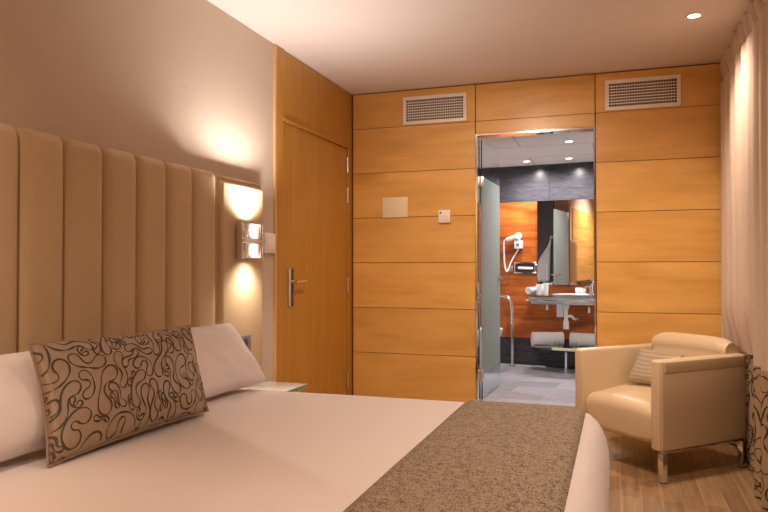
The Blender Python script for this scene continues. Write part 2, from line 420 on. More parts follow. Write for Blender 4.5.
cyl(b, (0.045, 0.65, 0.92), (0.045, 0.55, 0.92), 0.009); cyl(b, (-0.045, 0.65, 0.92), (-0.045, 0.55, 0.92), 0.009)
mk('door_handle', b, 'chrome', dr, local=True, smooth=True)

# ================================================================== BEDROOM THINGS
# ---- headboard
hb = thing('headboard', 'tall beige padded headboard with vertical channels on the left wall', 'headboard', (0.0, 1.8, 0))
W_ = 0.197
for k in range(9):
    y1 = 2.964 - W_ * k; y0 = y1 - W_
    b = bmesh.new(); n = 12; prof = []
    for i in range(n + 1):
        t = i / n; a = abs(2 * t - 1)
        prof.append((y0 + 0.0008 + (W_ - 0.0016) * t, 0.108 - 0.026 * a ** 7))
    # channel: cushioned front, rounded top
    zs = [0.05, 0.3, 0.7, 1.1, 1.5, 1.57, 1.592, 1.603, 1.607]; inset = [0, 0, 0, 0, 0, 0.002, 0.010, 0.024, 0.045]
    rings = []
    for z, s in zip(zs, inset):
        rings.append([b.verts.new((0.003, y0 + 0.0008, z))] + [b.verts.new((max(x - s, 0.02), y, z)) for y, x in prof] + [b.verts.new((0.003, y1 - 0.0008, z))])
    for r0, r1 in zip(rings, rings[1:]):
        m_ = len(r0)
        for i in range(m_): b.faces.new((r0[i], r0[(i + 1) % m_], r1[(i + 1) % m_], r1[i]))
    b.faces.new(rings[-1]); b.faces.new(rings[0][::-1])
    bmesh.ops.recalc_face_normals(b, faces=b.faces[:])
    mk('channel_panel', b, 'hb', hb, smooth=60)
for y0, y1 in ((2.966, 3.475),):
    b = bmesh.new(); box(b, (0.003, y0, 0.05), (0.072, y1, 1.607), 0.02, 3)
    s = mk('side_panel', b, 'hb_rim', hb, smooth=True)
    b = bmesh.new(); box(b, (0.05, y0 + 0.055, 0.10), (0.095, y1 - 0.018, 1.575), 0.021, 4)
    mk('side_pad', b, 'hb', s, smooth=True)

# ---- sconces
def sconce(y, label):
    s = thing('wall_sconce', label, 'wall light', (0.096, y, 1.27))
    bx('back_plate', (0.096, y - 0.108, 1.176), (0.103, y + 0.108, 1.368), 'chrome', s, 0.002)
    bx('side_plate', (0.103, y - 0.114, 1.172), (0.134, y - 0.107, 1.372), 'steel', s, 0.002)
    bx('divider_bar', (0.103, y - 0.107, 1.262), (0.140, y + 0.106, 1.280), 'steel', s, 0.002)
    for z0, z1 in ((1.284, 1.364), (1.180, 1.258)):
        bx('crystal_block', (0.122, y - 0.105, z0), (0.138, y + 0.105, z1), 'crystal', s, 0.003)
        bx('lamp_diffuser', (0.1035, y - 0.100, z0 + 0.004), (0.108, y + 0.100, z1 - 0.004), 'bulb', s)
    for dy in (-0.078, 0.078):
        for z0, z1, s_ in ((1.288, 1.352, 1), (1.192, 1.256, -1)):
            b = bmesh.new(); lathe(b, [(0, z0), (0.012 if s_ > 0 else 0.003, z0), (0.010, (z0 + z1) / 2), (0.003 if s_ > 0 else 0.012, z1), (0, z1)], (0.115, y + dy, 0), 8)
            mk('spindle', b, 'steel', s, smooth=True)
    return s
sconce(3.262, 'crystal block wall light on the headboard beside the entry door')

# ---- wall plates
t = thing('light_switch', 'white switch plate on the wall between headboard and entry door', 'light switch', (0.0, 3.672, 1.28))
bx('plate', (0.0005, 3.605, 1.215), (0.022, 3.738, 1.335), 'white', t, 0.004)
bx('rocker', (0.022, 3.625, 1.235), (0.028, 3.718, 1.315), 'white', t, 0.003)
t = thing('socket_panel', 'dark grey socket panel on the headboard behind the right pillow', 'socket', (0.096, 3.235, 0.69))
bx('plate', (0.096, 3.165, 0.622), (0.104, 3.300, 0.765), 'slategrey', t, 0.003)
for z in (0.66, 0.727):
    b = bmesh.new(); cyl(b, (0.104, 3.235, z), (0.108, 3.235, z), 0.026); cyl(b, (0.108, 3.222, z), (0.1085, 3.222, z), 0.004, mi=1); cyl(b, (0.108, 3.248, z), (0.1085, 3.248, z), 0.004, mi=1)
    mk('outlet', b, ['dark', 'black'], t, smooth=True)
bx('wall_plate', (0.262, D - 0.014, 1.513), (0.464, D - 0.0005, 1.670), 'cream', bev=0.003, label='large cream blank rectangular plate on the wood paneling', cat='cover plate')
t = thing('thermostat', 'small white thermostat with a dial, on the wood paneling', 'thermostat', (0.755, D, 1.51))
bx('body', (0.710, D - 0.028, 1.464), (0.802, D + 0.001, 1.560), 'white', t, 0.004)
b = bmesh.new(); cyl(b, (0.768, D - 0.028, 1.498), (0.768, D - 0.037, 1.498), 0.020, 20); mk('dial', b, 'cream', t, smooth=True)
bx('indicator', (0.722, D - 0.030, 1.532), (0.735, D - 0.028, 1.545), 'dark', t)

# ---- air vents
def vent(x0, x1, label):
    z0, z1 = 2.224, 2.438
    t = thing('air_vent', label, 'air vent', ((x0 + x1) / 2, D, z0), 0, 'air vents in the paneling')
    b = bmesh.new(); f = 0.026
    for lo, hi in (((x0, z0), (x1, z0 + f)), ((x0, z1 - f), (x1, z1)), ((x0, z0 + f), (x0 + f, z1 - f)), ((x1 - f, z0 + f), (x1, z1 - f))):
        box(b, (lo[0], D - 0.016, lo[1]), (hi[0], D - 0.0005, hi[1]), 0.002)
    mk('frame', b, 'white', t, smooth=True)
    bx('shade_backing', (x0 + f, D - 0.003, z0 + f), (x1 - f, D - 0.001, z1 - f), 'black', t)  # thin black sheet, painted shade behind the grille
    b = bmesh.new(); n = 26
    for i in range(1, n):
        x = x0 + f + (x1 - x0 - 2 * f) * i / n; box(b, (x - 0.002, D - 0.013, z0 + f), (x + 0.002, D - 0.007, z1 - f))
    for i in range(1, 8):
        z = z0 + f + (z1 - z0 - 2 * f) * i / 8; box(b, (x0 + f, D - 0.010, z - 0.003), (x1 - f, D - 0.004, z + 0.003))
    mk('grille', b, 'white', t)
vent(0.430, 0.926, 'white grille vent high on the paneling, left of the doorway')
vent(1.912, 2.402, 'white grille vent high on the paneling, right of the doorway')

# ---- bed
bed = thing('bed', 'wide low bed under white bedding, standing against the padded headboard', 'bed', (1.03, 1.92, 0))
bx('bed_base', (0.16, 1.10, 0.08), (1.86, 2.74, 0.30), 'hb', bed, 0.02)
bx('mattress', (0.14, 1.08, 0.305), (1.88, 2.76, 0.555), 'linen', bed, 0.04, 4)
for x in (0.25, 1.76):
    for y in (1.2, 2.65):
        b = bmesh.new(); cyl(b, (x, y, 0), (x, y, 0.08), 0.03); mk('leg', b, 'dark', bed, smooth=True)

BX0, BX1, BY0, BY1, RC = 0.112, 1.955, 1.0, 2.845, 0.13
PROF = [(0.035, 0.10), (0.016, 0.20), (0.004, 0.30), (0.0, 0.38), (0.003, 0.44), (0.011, 0.48), (0.024, 0.517), (0.042, 0.546), (0.066, 0.568), (0.10, 0.584), (0.15, 0.593), (0.24, 0.598), (0.40, 0.600)]
def ring(d, n=14):
    pts = []; r = max(RC - d, 0.01)
    x0, x1, y0, y1 = BX0 + min(d, 0.1), BX1 - d, BY0 + d, BY1 - d
    for cx, cy, a0 in ((x1 - r, y1 - r, 0), (x0 + r, y1 - r, PI / 2), (x0 + r, y0 + r, PI), (x1 - r, y0 + r, 1.5 * PI)):
        for i in range(n + 1):
            a = a0 + PI / 2 * i / n; pts.append((cx + r * math.cos(a), cy + r * math.sin(a)))
    out = []; m_ = len(pts)
    for i in range(m_):
        p, q = Vector(pts[i]), Vector(pts[(i + 1) % m_]); L_ = (q - p).length
        k = 16 if L_ > 0.3 else 1
        for j in range(k): out.append(p.lerp(q, j / k))
    return out
def wob(x, y, z):
    v = Vector((x * 2.6, y * 2.6, z * 1.2)); a = noise.noise(v) * 0.006 + noise.noise(v * 3.1) * 0.0025
    return a
def puff(x, y):   # slight sag of the quilted top
    return -0.004 * (noise.noise(Vector((x * 1.3, y * 1.3, 4))) + 0.4)
b = bmesh.new(); rings = []
for d, z in PROF:
    c = Vector(((BX0 + BX1) / 2, (BY0 + BY1) / 2)); rr = []
    for p in ring(d):
        w_ = wob(p.x, p.y, z) * (1 if z < 0.57 else 0.3)
        nrm = (p - c).normalized(); rr.append(b.verts.new((p.x + nrm.x * w_, p.y + nrm.y * w_, z + (puff(p.x, p.y) if z > 0.5 else 0))))
    rings.append(rr)
for r0, r1 in zip(rings, rings[1:]):
    for i in range(len(r0)): b.faces.new((r0[i], r0[(i + 1) % len(r0)], r1[(i + 1) % len(r0)], r1[i]))
b.faces.new(rings[-1])
du = mk('duvet', b, 'linen', smooth=180, label='plain white duvet spread over the bed and hanging down its sides', cat='bedding')
md = du.modifiers.new('thick', 'SOLIDIFY'); md.thickness = 0.012; md.offset = -1

# runner laid across the foot, following the duvet
def prof_z(d):
    if d >= PROF[-1][0]: return PROF[-1][1]
    for (a, za), (c_, zc) in zip(PROF[3:], PROF[4:]):
        if a <= d <= c_: return za + (zc - za) * (d - a) / max(c_ - a, 1e-6)
    return 0.38
def sdf(x, y):
    dx, dy = BX1 - x, min(BY1 - y, y - BY0)
    if dx < RC and dy < RC: return RC - math.hypot(RC - dx, RC - dy)
    return min(dx, dy)
def runner_col(x):
    pts = []
    def yat(d, s):
        lo, hi = 0.0, 0.6
        for _ in range(30):
            m_ = (lo + hi) / 2; y = (BY1 - m_) if s > 0 else (BY0 + m_)
            if sdf(x, y) < d: lo = m_
            else: hi = m_
        return (BY1 - hi) if s > 0 else (BY0 + hi)
    dmax = (BX1 - x) * 0.97
    sides = {}
    for s in (1, -1):
        q = []
        for d, z in PROF[1:4]: q.append((yat(0, s) - s * d * 0.5, z))
        for d, z in PROF[4:]:
            dd = min(d, dmax); q.append((yat(dd, s) if d <= dmax else yat(dmax, s) - s * (d - dmax), prof_z(dd)))
        sides[s] = q
    ya, yb = sides[1][-1][0], sides[-1][-1][0]
    mid = [(ya + (yb - ya) * i / 28, prof_z(min(sdf(x, ya + (yb - ya) * i / 28), 1))) for i in range(1, 28)]
    return sides[1] + mid + sides[-1][::-1]
b = bmesh.new(); cols = []
for i in range(15):
    x = 1.425 + (1.868 - 1.425) * i / 14
    cc = []
    for y, z in runner_col(x):
        side = max(0, (0.57 - z) / 0.2); sgn = 1 if y > 1.92 else -1
        cc.append(b.verts.new((x, y + sgn * (0.008 + wob(x, y, z)) * min(side, 1), z + (puff(x, y) if z > 0.5 else 0) + 0.003)))
    cols.append(cc)
for c0, c1 in zip(cols, cols[1:]):
    for i in range(len(c0) - 1): b.faces.new((c0[i], c0[i + 1], c1[i + 1], c1[i]))
bmesh.ops.recalc_face_normals(b, faces=b.faces[:])
ru = mk('bed_runner', b, 'runner', smooth=180, label='speckled bronze-brown runner laid across the foot of the bed', cat='bed runner')
md = ru.modifiers.new('thick', 'SOLIDIFY'); md.thickness = 0.007; md.offset = 1
if sum(p.normal.z for p in ru.data.polygons) < 0: ru.data.flip_normals()

# ---- looping embroidery: closed worm outlines packed without overlap
def worm_loops(Wd, Hd, size, gap, tries=5000, seed=1):
    rnd = random.Random(seed); cell = size * 0.5; gridd = {}; loops = []
    for k in range(tries):
        sc_ = size * (1.0 if k < tries * 0.15 else 0.78 if k < tries * 0.4 else 0.58 if k < tries * 0.7 else 0.42) * rnd.uniform(0.8, 1.15)
        cx, cy = rnd.uniform(0, Wd), rnd.uniform(0, Hd); th = rnd.uniform(0, 2 * PI)
        kind = rnd.random(); n = 15; sp = []; hx, hy = 0.0, 0.0; a = th
        bend = rnd.choice((-1, 1)) * rnd.uniform(1.6, 3.6)
        for i in range(n):
            t = i / (n - 1); sp.append((hx, hy, a))
            k_ = bend * (1 if kind < 0.45 else (1 if t < 0.5 else -1)) / (n - 1)
            a += k_ * 1.1; hx += math.cos(a) * sc_ / (n - 1); hy += math.sin(a) * sc_ / (n - 1)
        mx_, my_ = sum(p[0] for p in sp) / n, sum(p[1] for p in sp) / n
        w0 = sc_ * 0.20; ph_ = rnd.uniform(0.5, 1.1); e0, e1 = rnd.uniform(0.7, 1.25), rnd.uniform(0.7, 1.25)
        pts = [(cx + x - mx_, cy + y - my_, a_, w0 * (0.62 + 0.5 * math.cos(2 * PI * i / (n - 1)) * ph_ * 0.8) * (e0 + (e1 - e0) * i / (n - 1))) for i, (x, y, a_) in enumerate(sp)]
        if any(x - w < 0.003 or x + w > Wd - 0.003 or y - w < 0.003 or y + w > Hd - 0.003 for x, y, a_, w in pts): continue
        ok = True
        for x, y, a_, w in pts:
            gx_, gy_ = int(x / cell), int(y / cell)
            for ii in (-1, 0, 1):
                for jj in (-1, 0, 1):
                    for (X, Y, Wv) in gridd.get((gx_ + ii, gy_ + jj), ()):
                        if (x - X) ** 2 + (y - Y) ** 2 < (w + Wv + gap) ** 2: ok = False; break
                    if not ok: break
                if not ok: break
            if not ok: break
        if not ok: continue
        for x, y, a_, w in pts: gridd.setdefault((int(x / cell), int(y / cell)), []).append((x, y, w))
        L_ = [(x - math.sin(a_) * w, y + math.cos(a_) * w) for x, y, a_, w in pts]
        R_ = [(x + math.sin(a_) * w, y - math.cos(a_) * w) for x, y, a_, w in pts]
        x, y, a_, w = pts[-1]; c1 = [(x + math.cos(a_ + f) * w, y + math.sin(a_ + f) * w) for f in (1.05, 0.52, 0, -0.52, -1.05)]
        x, y, a_, w = pts[0]; c0 = [(x - math.cos(a_ + f) * w, y - math.sin(a_ + f) * w) for f in (1.05, 0.52, 0, -0.52, -1.05)]
        lp = L_ + c1 + R_[::-1] + c0
        for _ in range(3): lp = [((lp[i - 1][0] + 2 * lp[i][0] + lp[(i + 1) % len(lp)][0]) / 4, (lp[i - 1][1] + 2 * lp[i][1] + lp[(i + 1) % len(lp)][1]) / 4) for i in range(len(lp))]
        loops.append(lp)
    return loops
def stitch(bm, loops, fn, w, mi=1):
    """fn(u, v) -> surface point and normal"""
    for lp in loops:
        m_ = len(lp); A, B_ = [], []
        for i in range(m_):
            (x0, y0), (x1, y1) = lp[i - 1], lp[(i + 1) % m_]; dx, dy = x1 - x0, y1 - y0; l = math.hypot(dx, dy) or 1
            ww = w * (0.8 + 0.35 * math.sin(i * 0.45 + x0 * 90))
            for S_, sg in ((A, 1), (B_, -1)):
                q = fn(lp[i][0] - dy / l * ww / 2 * sg, lp[i][1] + dx / l * ww / 2 * sg); S_.append(bm.verts.new(q[0] + q[1] * 0.0012) if q else None)
        for i in range(m_):
            if None in (A[i], A[(i + 1) % m_], B_[(i + 1) % m_], B_[i]): continue
            f_ = bm.faces.new((A[i], A[(i + 1) % m_], B_[(i + 1) % m_], B_[i])); f_.material_index = mi

# ---- pillows
def pillow_bm(TL, TR, BR, BL, thick, n=34, pinch=0.05, seed=0, wr=0.006, exp=0.45, edge=2.6, stitches=None, flip=False):
    TL, TR, BR, BL = map(Vector, (TL, TR, BR, BL)); b = bmesh.new(); uvl = b.loops.layers.uv.new('UVMap')
    nrm = ((BL - TL).cross(TR - TL)).normalized(); Wd = ((TR - TL).length + (BR - BL).length) / 2; Hd = ((BL - TL).length + (BR - TR).length) / 2
    def base(u, v): return TL.lerp(TR, u).lerp(BL.lerp(BR, u), v)
    C_ = base(0.5, 0.5); G = {}
    for s in (1, -1):
        for i in range(n + 1):
            for j in range(n + 1):
                u, v = i / n, j / n; a, c_ = 2 * u - 1, 2 * v - 1
                if s < 0 and (i in (0, n) or j in (0, n)): G[s, i, j] = G[1, i, j]; continue
                uu = 0.5 + a / 2 * (1 - pinch * (1 - c_ * c_)); vv = 0.5 + c_ / 2 * (1 - pinch * 1.3 * (1 - a * a))
                p = base(uu, vv)
                h = max(0, (1 - abs(a) ** edge) * (1 - abs(c_) ** edge)) ** exp
                q = p * 9 + Vector((seed, 0, 0))
                w_ = noise.noise(q) * wr + noise.noise(q * 2.7) * wr * 0.4
                rad = (abs(a) * abs(c_)) ** 3      # gathers running into the corners
                w_ += 0.5 * wr * rad * math.sin(18 * math.atan2(1.02 - abs(c_), 1.02 - abs(a)))
                p = p + nrm * s * (thick / 2 * h) + nrm * w_ * min(h * 1.6, 1)
                G[s, i, j] = b.verts.new(p)
    for s in (1, -1):
        for i in range(n):
            for j in range(n):
                q = [(i, j), (i + 1, j), (i + 1, j + 1), (i, j + 1)]
                if s < 0: q = q[::-1]
                f = b.faces.new([G[(s, *k)] for k in q])
                for l, k in zip(f.loops, q): l[uvl].uv = (k[0] / n * Wd + (0 if s > 0 else 3), k[1] / n * Hd)
    bmesh.ops.recalc_face_normals(b, faces=b.faces[:])
    if stitches:
        loops = worm_loops(Wd + 0.12, Hd + 0.12, *stitches)
        def fn(uu, vv):
            x, y = (uu - 0.06) / Wd * n, (vv - 0.06) / Hd * n
            if not (0 <= x < n and 0 <= y < n): return None
            i, j = int(x), int(y); x -= i; y -= j
            P = [G[1, i, j].co, G[1, i + 1, j].co, G[1, i + 1, j + 1].co, G[1, i, j + 1].co]
            return P[0].lerp(P[1], x).lerp(P[3].lerp(P[2], x), y), -nrm if flip else nrm
        stitch(b, loops, fn, 0.0064)
    rim = [G[1, i, 0].co.copy() for i in range(n)] + [G[1, n, j].co.copy() for j in range(n)] + [G[1, n - i, n].co.copy() for i in range(n)] + [G[1, 0, n - j].co.copy() for j in range(n)]
    return b, rim
def pillow(name, corners, thick, mat, label, cat, group=None, piping=None, **k):
    b, rim = pillow_bm(*corners, thick, **k)
    o = mk(name, b, mat, smooth=180, label=label, cat=cat, group=group)
    if piping:
        b = bmesh.new(); tube(b, rim + [rim[0]], piping[0], 6, smooth=False); mk('piping', b, piping[1], o, smooth=True)
    return o
pillow('bed_pillow', ((0.235, 2.13, 0.872), (0.215, 2.90, 0.862), (0.495, 2.76, 0.617), (0.49, 2.08, 0.625)), 0.15, 'linen',
       'white bed pillow behind the patterned cushion, beside the wall light', 'pillow', 'white bed pillows', seed=3, wr=0.008, exp=0.5)
pillow('bed_pillow', ((0.235, 1.10, 0.862), (0.235, 1.84, 0.868), (0.49, 1.80, 0.625), (0.475, 1.07, 0.625)), 0.15, 'linen',
       'white bed pillow at the left picture edge, left of the patterned cushion', 'pillow', 'white bed pillows', seed=11, wr=0.008, exp=0.5)
pillow('throw_cushion', ((0.40, 1.525, 0.912), (0.372, 2.345, 0.900), (0.585, 2.150, 0.612), (0.562, 1.435, 0.606)), 0.12, ['cushion', 'thread'],
       'rectangular bronze cushion with looping brown squiggles, leaning on the white pillows', 'cushion', None, (0.003, 'cushion'), seed=5, wr=0.005, pinch=0.045, n=44, stitches=(0.145, -0.003, 60000, 4))

# ---- nightstand
ns = thing('nightstand', 'white glass-topped nightstand between the bed and entry door', 'nightstand', (0.25, 3.1, 0))
bx('body', (0.13, 2.93, 0.10), (0.395, 3.29, 0.50), 'cream', ns, 0.004)
bx('drawer', (0.395, 2.95, 0.30), (0.409, 3.27, 0.49), 'cream', ns, 0.003)
bx('glass_top', (0.115, 2.90, 0.502), (0.430, 3.31, 0.516), 'whiteglass', ns, 0.002)
bx('glass_edge', (0.430, 2.90, 0.503), (0.4325, 3.31, 0.515), 'glassedge', ns)
for x in (0.14, 0.37):
    for y in (2.96, 3.26): bx('leg', (x - 0.015, y - 0.015, 0), (x + 0.015, y + 0.015, 0.10), 'steel', ns)

# ---- armchair (front faces local -y, near arm at local +x)
AC = (2.207, 4.319); AR = math.radians(-44.6)
ac = thing('armchair', 'cream leather armchair with square arms on chrome legs, by the curtain', 'armchair', (*AC, 0), AR)
hw, hd = 0.325, 0.34
def arm_bm(s):
    b = bmesh.new(); x_in, x_out = (hw - 0.075) * s, hw * s
    lo, hi = min(x_in, x_out), max(x_in, x_out)
    box(b, (lo, -hd, 0.165), (hi, hd - 0.01, 0.640), 0.014, 3)
    # folded-over leather lip along the outer top edge
    x0, x1 = (hw - 0.012, hw + 0.005) if s > 0 else (-hw - 0.005, -hw + 0.012)
    box(b, (x0, -hd + 0.02, 0.570), (x1, hd - 0.03, 0.636), 0.008, 3)
    return b
for s in (-1, 1):
    a = mk('armrest', arm_bm(s), 'leather', ac, local=True, smooth=True)
    b = bmesh.new(); lo, hi = sorted(((hw - 0.068) * s, (hw - 0.008) * s))
    box(b, (lo, -hd - 0.004, 0.175), (hi, -hd + 0.006, 0.632), 0.0045, 2); mk('front_welt', b, 'leather', a, local=True, smooth=True)
# seat with a rolled front
def loft_x(prof, x0, x1, nx=14, crown=0.0, ends=0.02):
    b = bmesh.new(); rings = []
    for i in range(nx + 1):
        t = i / nx; a = abs(2 * t - 1); sh = ends * a ** 8
        cy = sum(p[0] for p in prof) / len(prof); cz = sum(p[1] for p in prof) / len(prof)
        rr = []
        for y, z in prof:
            zz = z + (crown * (1 - a * a) if z > cz else 0)
            dy, dz = y - cy, zz - cz; l = math.hypot(dy, dz) or 1
            rr.append(b.verts.new((x0 + (x1 - x0) * t, y - dy / l * sh, zz - dz / l * sh)))
        rings.append(rr)
    m_ = len(prof)
    for r0, r1 in zip(rings, rings[1:]):
        for i in range(m_): b.faces.new((r0[i], r0[(i + 1) % m_], r1[(i + 1) % m_], r1[i]))
    b.faces.new(rings[0]); b.faces.new(rings[-1][::-1]); bmesh.ops.recalc_face_normals(b, faces=b.faces[:]); return b
def arc(cy, cz, r, a0, a1, n=8, ry=None):
    return [(cy + (ry or r) * math.cos(math.radians(a0 + (a1 - a0) * i / n)), cz + r * math.sin(math.radians(a0 + (a1 - a0) * i / n))) for i in range(n + 1)]
seat = [(0.16, 0.183), (0.16, 0.415), (0.0, 0.412), (-0.14, 0.402)] + arc(-0.258, 0.318, 0.075, 80, 188, 10, 0.078) + arc(-0.290, 0.225, 0.042, 185, 270, 4)
mk('seat', loft_x(seat, -(hw - 0.077), hw - 0.077, crown=0.012, ends=0.012), 'leather', ac, local=True, smooth=50)
back = [(0.335, 0.17), (0.335, 0.60)] + arc(0.275, 0.650, 0.072, -20, 200, 12, 0.072) + [(0.165, 0.56), (0.150, 0.42), (0.165, 0.17)]
mk('backrest', loft_x(back, -(hw - 0.079), hw - 0.050, crown=0.006, ends=0.022), 'leather', ac, local=True, smooth=50)
b = bmesh.new(); box(b, (-hw + 0.01, 0.30, 0.17), (hw - 0.01, 0.345, 0.60), 0.01, 2); mk('back_shell', b, 'leather', ac, local=True, smooth=True)
# chrome base
b = bmesh.new()
for s in (-1, 1):
    x = s * (hw - 0.024); box(b, (x - 0.012, -hd + 0.02, 0.157), (x + 0.02, hd - 0.03, 0.165), 0.002)
for y in (-hd + 0.20, hd - 0.06): box(b, (-hw + 0.05, y - 0.018, 0.152), (hw - 0.05, y + 0.018, 0.164), 0.002)
mk('base_rail', b, 'chrome', ac, local=True, smooth=True)
for s in (-1, 1):
    for y in (-hd + 0.03, hd - 0.02):
        x = s * (hw - 0.024); b = bmesh.new(); box(b, (x - 0.017, y - 0.017, 0.004), (x + 0.017, y + 0.017, 0.153), 0.003)
        lg = mk('leg', b, 'chrome', ac, local=True, smooth=True)
        b = bmesh.new(); box(b, (x - 0.014, y - 0.014, 0.0), (x + 0.014, y + 0.014, 0.005)); mk('foot_pad', b, 'dark', lg, local=True)
# small cushion leaning in the chair corner
TA = Matrix.Translation((*AC, 0)) @ Matrix.Rotation(AR, 4, 'Z')
cs = [TA @ Vector(p) for p in ((-0.225, 0.105, 0.625), (0.075, 0.125, 0.615), (0.09, 0.0, 0.435), (-0.205, -0.035, 0.437))]
o = pillow('chair_cushion', cs, 0.09, 'satin', 'small taupe satin cushion leaning in the cream armchair', 'cushion', seed=21, wr=0.004)
# woven stripes of the little cushion
nt = M['satin'].node_tree; N, L = nt.nodes, nt.links
wv = N.new('ShaderNodeTexWave'); wv.inputs['Scale'].default_value = 14; wv.bands_direction = 'Z'; wv.inputs['Distortion'].default_value = 2.0
tc = [n for n in N if n.type == 'TEX_COORD'][0]; L.new(tc.outputs['Object'], wv.inputs['Vector'])
mx = N.new('ShaderNodeMix'); mx.data_type = 'RGBA'; mx.inputs[6].default_value = (0.33, 0.27, 0.19, 1); mx.inputs[7].default_value = (0.46, 0.40, 0.30, 1)
L.new(wv.outputs['Fac'], mx.inputs[0]); L.new(mx.outputs[2], N['Principled BSDF'].inputs['Base Color'])

# ---- curtain
def curtain(y0, y1, label):
    t = thing('curtain', label, 'curtain', (2.72, (y0 + y1) / 2, 0))
    b = bmesh.new(); uvl = b.loops.layers.uv.new('UVMap'); n = int((y1 - y0) / 0.0075); ZS = [0.012] + [0.1 + 0.1 * i for i in range(22)] + [2.32, 2.36, 2.40, 2.44, 2.475, 2.494]
    ph = [0.0]
    for i in range(n): ph.append(ph[-1] + 0.0075 * 2 * PI / (0.150 + 0.06 * noise.noise(Vector((y0 + i * 0.006, 3.3, 0)))))
    V = {}
    for j, z in enumerate(ZS):
        for i in range(n + 1):
            y = y0 + 0.0075 * i; hd_ = min(max((z - 2.34) / 0.10, 0), 1); p_ = ph[i]
            a = (0.046 + 0.018 * noise.noise(Vector((y * 3.1, 0, 7)))) * (1 - 0.65 * math.exp(-((z - 2.375) / 0.03) ** 2)) * (1 - 0.25 * hd_) + 0.008 * (1 - z / 2.5)
            x = 2.672 + a * math.sin(p_ + 0.5 * noise.noise(Vector((y * 2, z * 0.7, 1))))
            x += 0.016 * hd_ * math.sin(p_ * 3) + 0.012 * noise.noise(Vector((y * 4.0, z * 0.9, 5)))
            yy = y + 0.020 * math.cos(p_) * (1 - hd_) + 0.012 * (1 - z / 2.5) * noise.noise(Vector((y * 5, z, 2)))
            x -= 0.010 * math.exp(-((z - 2.36) / 0.02) ** 2) * -1
            push = max(0, min(1, (0.85 - z) / 0.2)) * max(0, min(1, (y - 3.9) / 0.15)) * max(0, min(1, (5.0 - y) / 0.3))
            x += 0.062 * push; x = max(x, 2.655) if push > 0.3 and z < 0.7 else x
            V[i, j] = b.verts.new((x, yy, z))
    acc = [0.0]
    for i in range(n): acc.append(acc[-1] + (V[i, 5].co - V[i + 1, 5].co).length)
    for j in range(len(ZS) - 1):
        for i in range(n):
            f = b.faces.new((V[i, j], V[i + 1, j], V[i + 1, j + 1], V[i, j + 1]))
            for l, (ii, jj) in zip(f.loops, ((i, j), (i + 1, j), (i + 1, j + 1), (i, j + 1))): l[uvl].uv = (acc[ii], ZS[jj])
    TL_ = acc[-1]; kz = max(j for j in range(len(ZS)) if ZS[j] <= 0.9) + 1; ptr = acc
    import bisect
    def fn(uu, vv):
        i = min(max(bisect.bisect_right(ptr, uu) - 1, 0), n - 1); x = (uu - ptr[i]) / max(ptr[i + 1] - ptr[i], 1e-6)
        z = vv + 0.015; j = max(q for q in range(kz) if ZS[q] <= z or q == 0); y = (z - ZS[j]) / (ZS[j + 1] - ZS[j])
        P = [V[i, j].co, V[i + 1, j].co, V[i + 1, j + 1].co, V[i, j + 1].co]
        nn = (P[3] - P[0]).cross(P[1] - P[0]).normalized(); nn = nn if nn.x < 0 else -nn
        return P[0].lerp(P[1], x).lerp(P[3].lerp(P[2], x), y), nn
    lps = [[q for k_ in range(len(lp)) for q in (lp[k_], ((lp[k_][0] + lp[(k_ + 1) % len(lp)][0]) / 2, (lp[k_][1] + lp[(k_ + 1) % len(lp)][1]) / 2))] for lp in worm_loops(TL_, 0.63, 0.20, -0.003, 60000, 9)]
    stitch(b, lps, fn, 0.0095)
    cl = mk('drape', b, ['curtain', 'thread'], t, smooth=180)
    bx('track', (2.66, y0, 2.488), (2.69, y1, 2.4995), 'white', t)
    return t
curtain(1.9, 5.03, 'floor-length beige pleated curtain with squiggle-patterned lower band, at right edge')

# ---- recessed downlights
def downlight(x, y, z, mat, label, cat='ceiling light', group='recessed downlights', r=0.043):
    t = thing('downlight', label, cat, (x, y, z), 0, group)
    b = bmesh.new(); lathe(b, [(r * 0.72, -0.004), (r * 0.78, -0.007), (r, -0.006), (r * 1.03, -0.0005), (r * 0.72, -0.0005), (r * 0.72, -0.004)], (x, y, z), 28)
    mk('trim_ring', b, 'white', t, smooth=True)
    b = bmesh.new(); lathe(b, [(0, -0.003), (r * 0.7, -0.002), (r * 0.7, -0.0005), (0, -0.0005)], (x, y, z), 24); mk('lamp', b, mat, t, smooth=True)
    return t
def spot(name, loc, power, col, size, blend, soft, rx=0.0, ry=0.0):
    l = bpy.data.lights.new(name, 'SPOT'); l.energy = power; l.color = col; l.spot_size = math.radians(size); l.spot_blend = blend; l.shadow_soft_size = soft
    o = bpy.data.objects.new(name, l); COL.objects.link(o); o.location = loc; o.rotation_euler = (rx, ry, 0); return o
WARM = (1.0, 0.745, 0.575); NEUT = (1.0, 0.93, 0.90)
for x, y, p, lab in ((2.389, 4.06, 84, 'small lit downlight in the ceiling near the curtain'),
                     (2.30, 2.2, 96, 'downlight in the ceiling above the foot of the bed'),
                     (1.25, 3.0, 124, 'added unseen downlight over the bed, aimed at the panelled back wall'),  # added out of view, tilted to brighten the back wall
                     (2.25, 0.3, 92, 'downlight in the ceiling behind the camera position'),
                     (0.95, 0.35, 200, 'added unseen downlight aimed at the left wall paneling')):  # added wall washer, brightens the paneling reflected in the bathroom mirror
    downlight(x, y, H, 'lamp_warm', lab)
    spot('downlight_beam', (x, y, H - 0.03), p, WARM, 112 if x < 1 else 105 if y == 3.0 else 128, 1.0, 0.09 if y > 4 else 0.035, rx=math.radians(44) if y == 3.0 else 0, ry=math.radians(46) if x < 1 else 0)
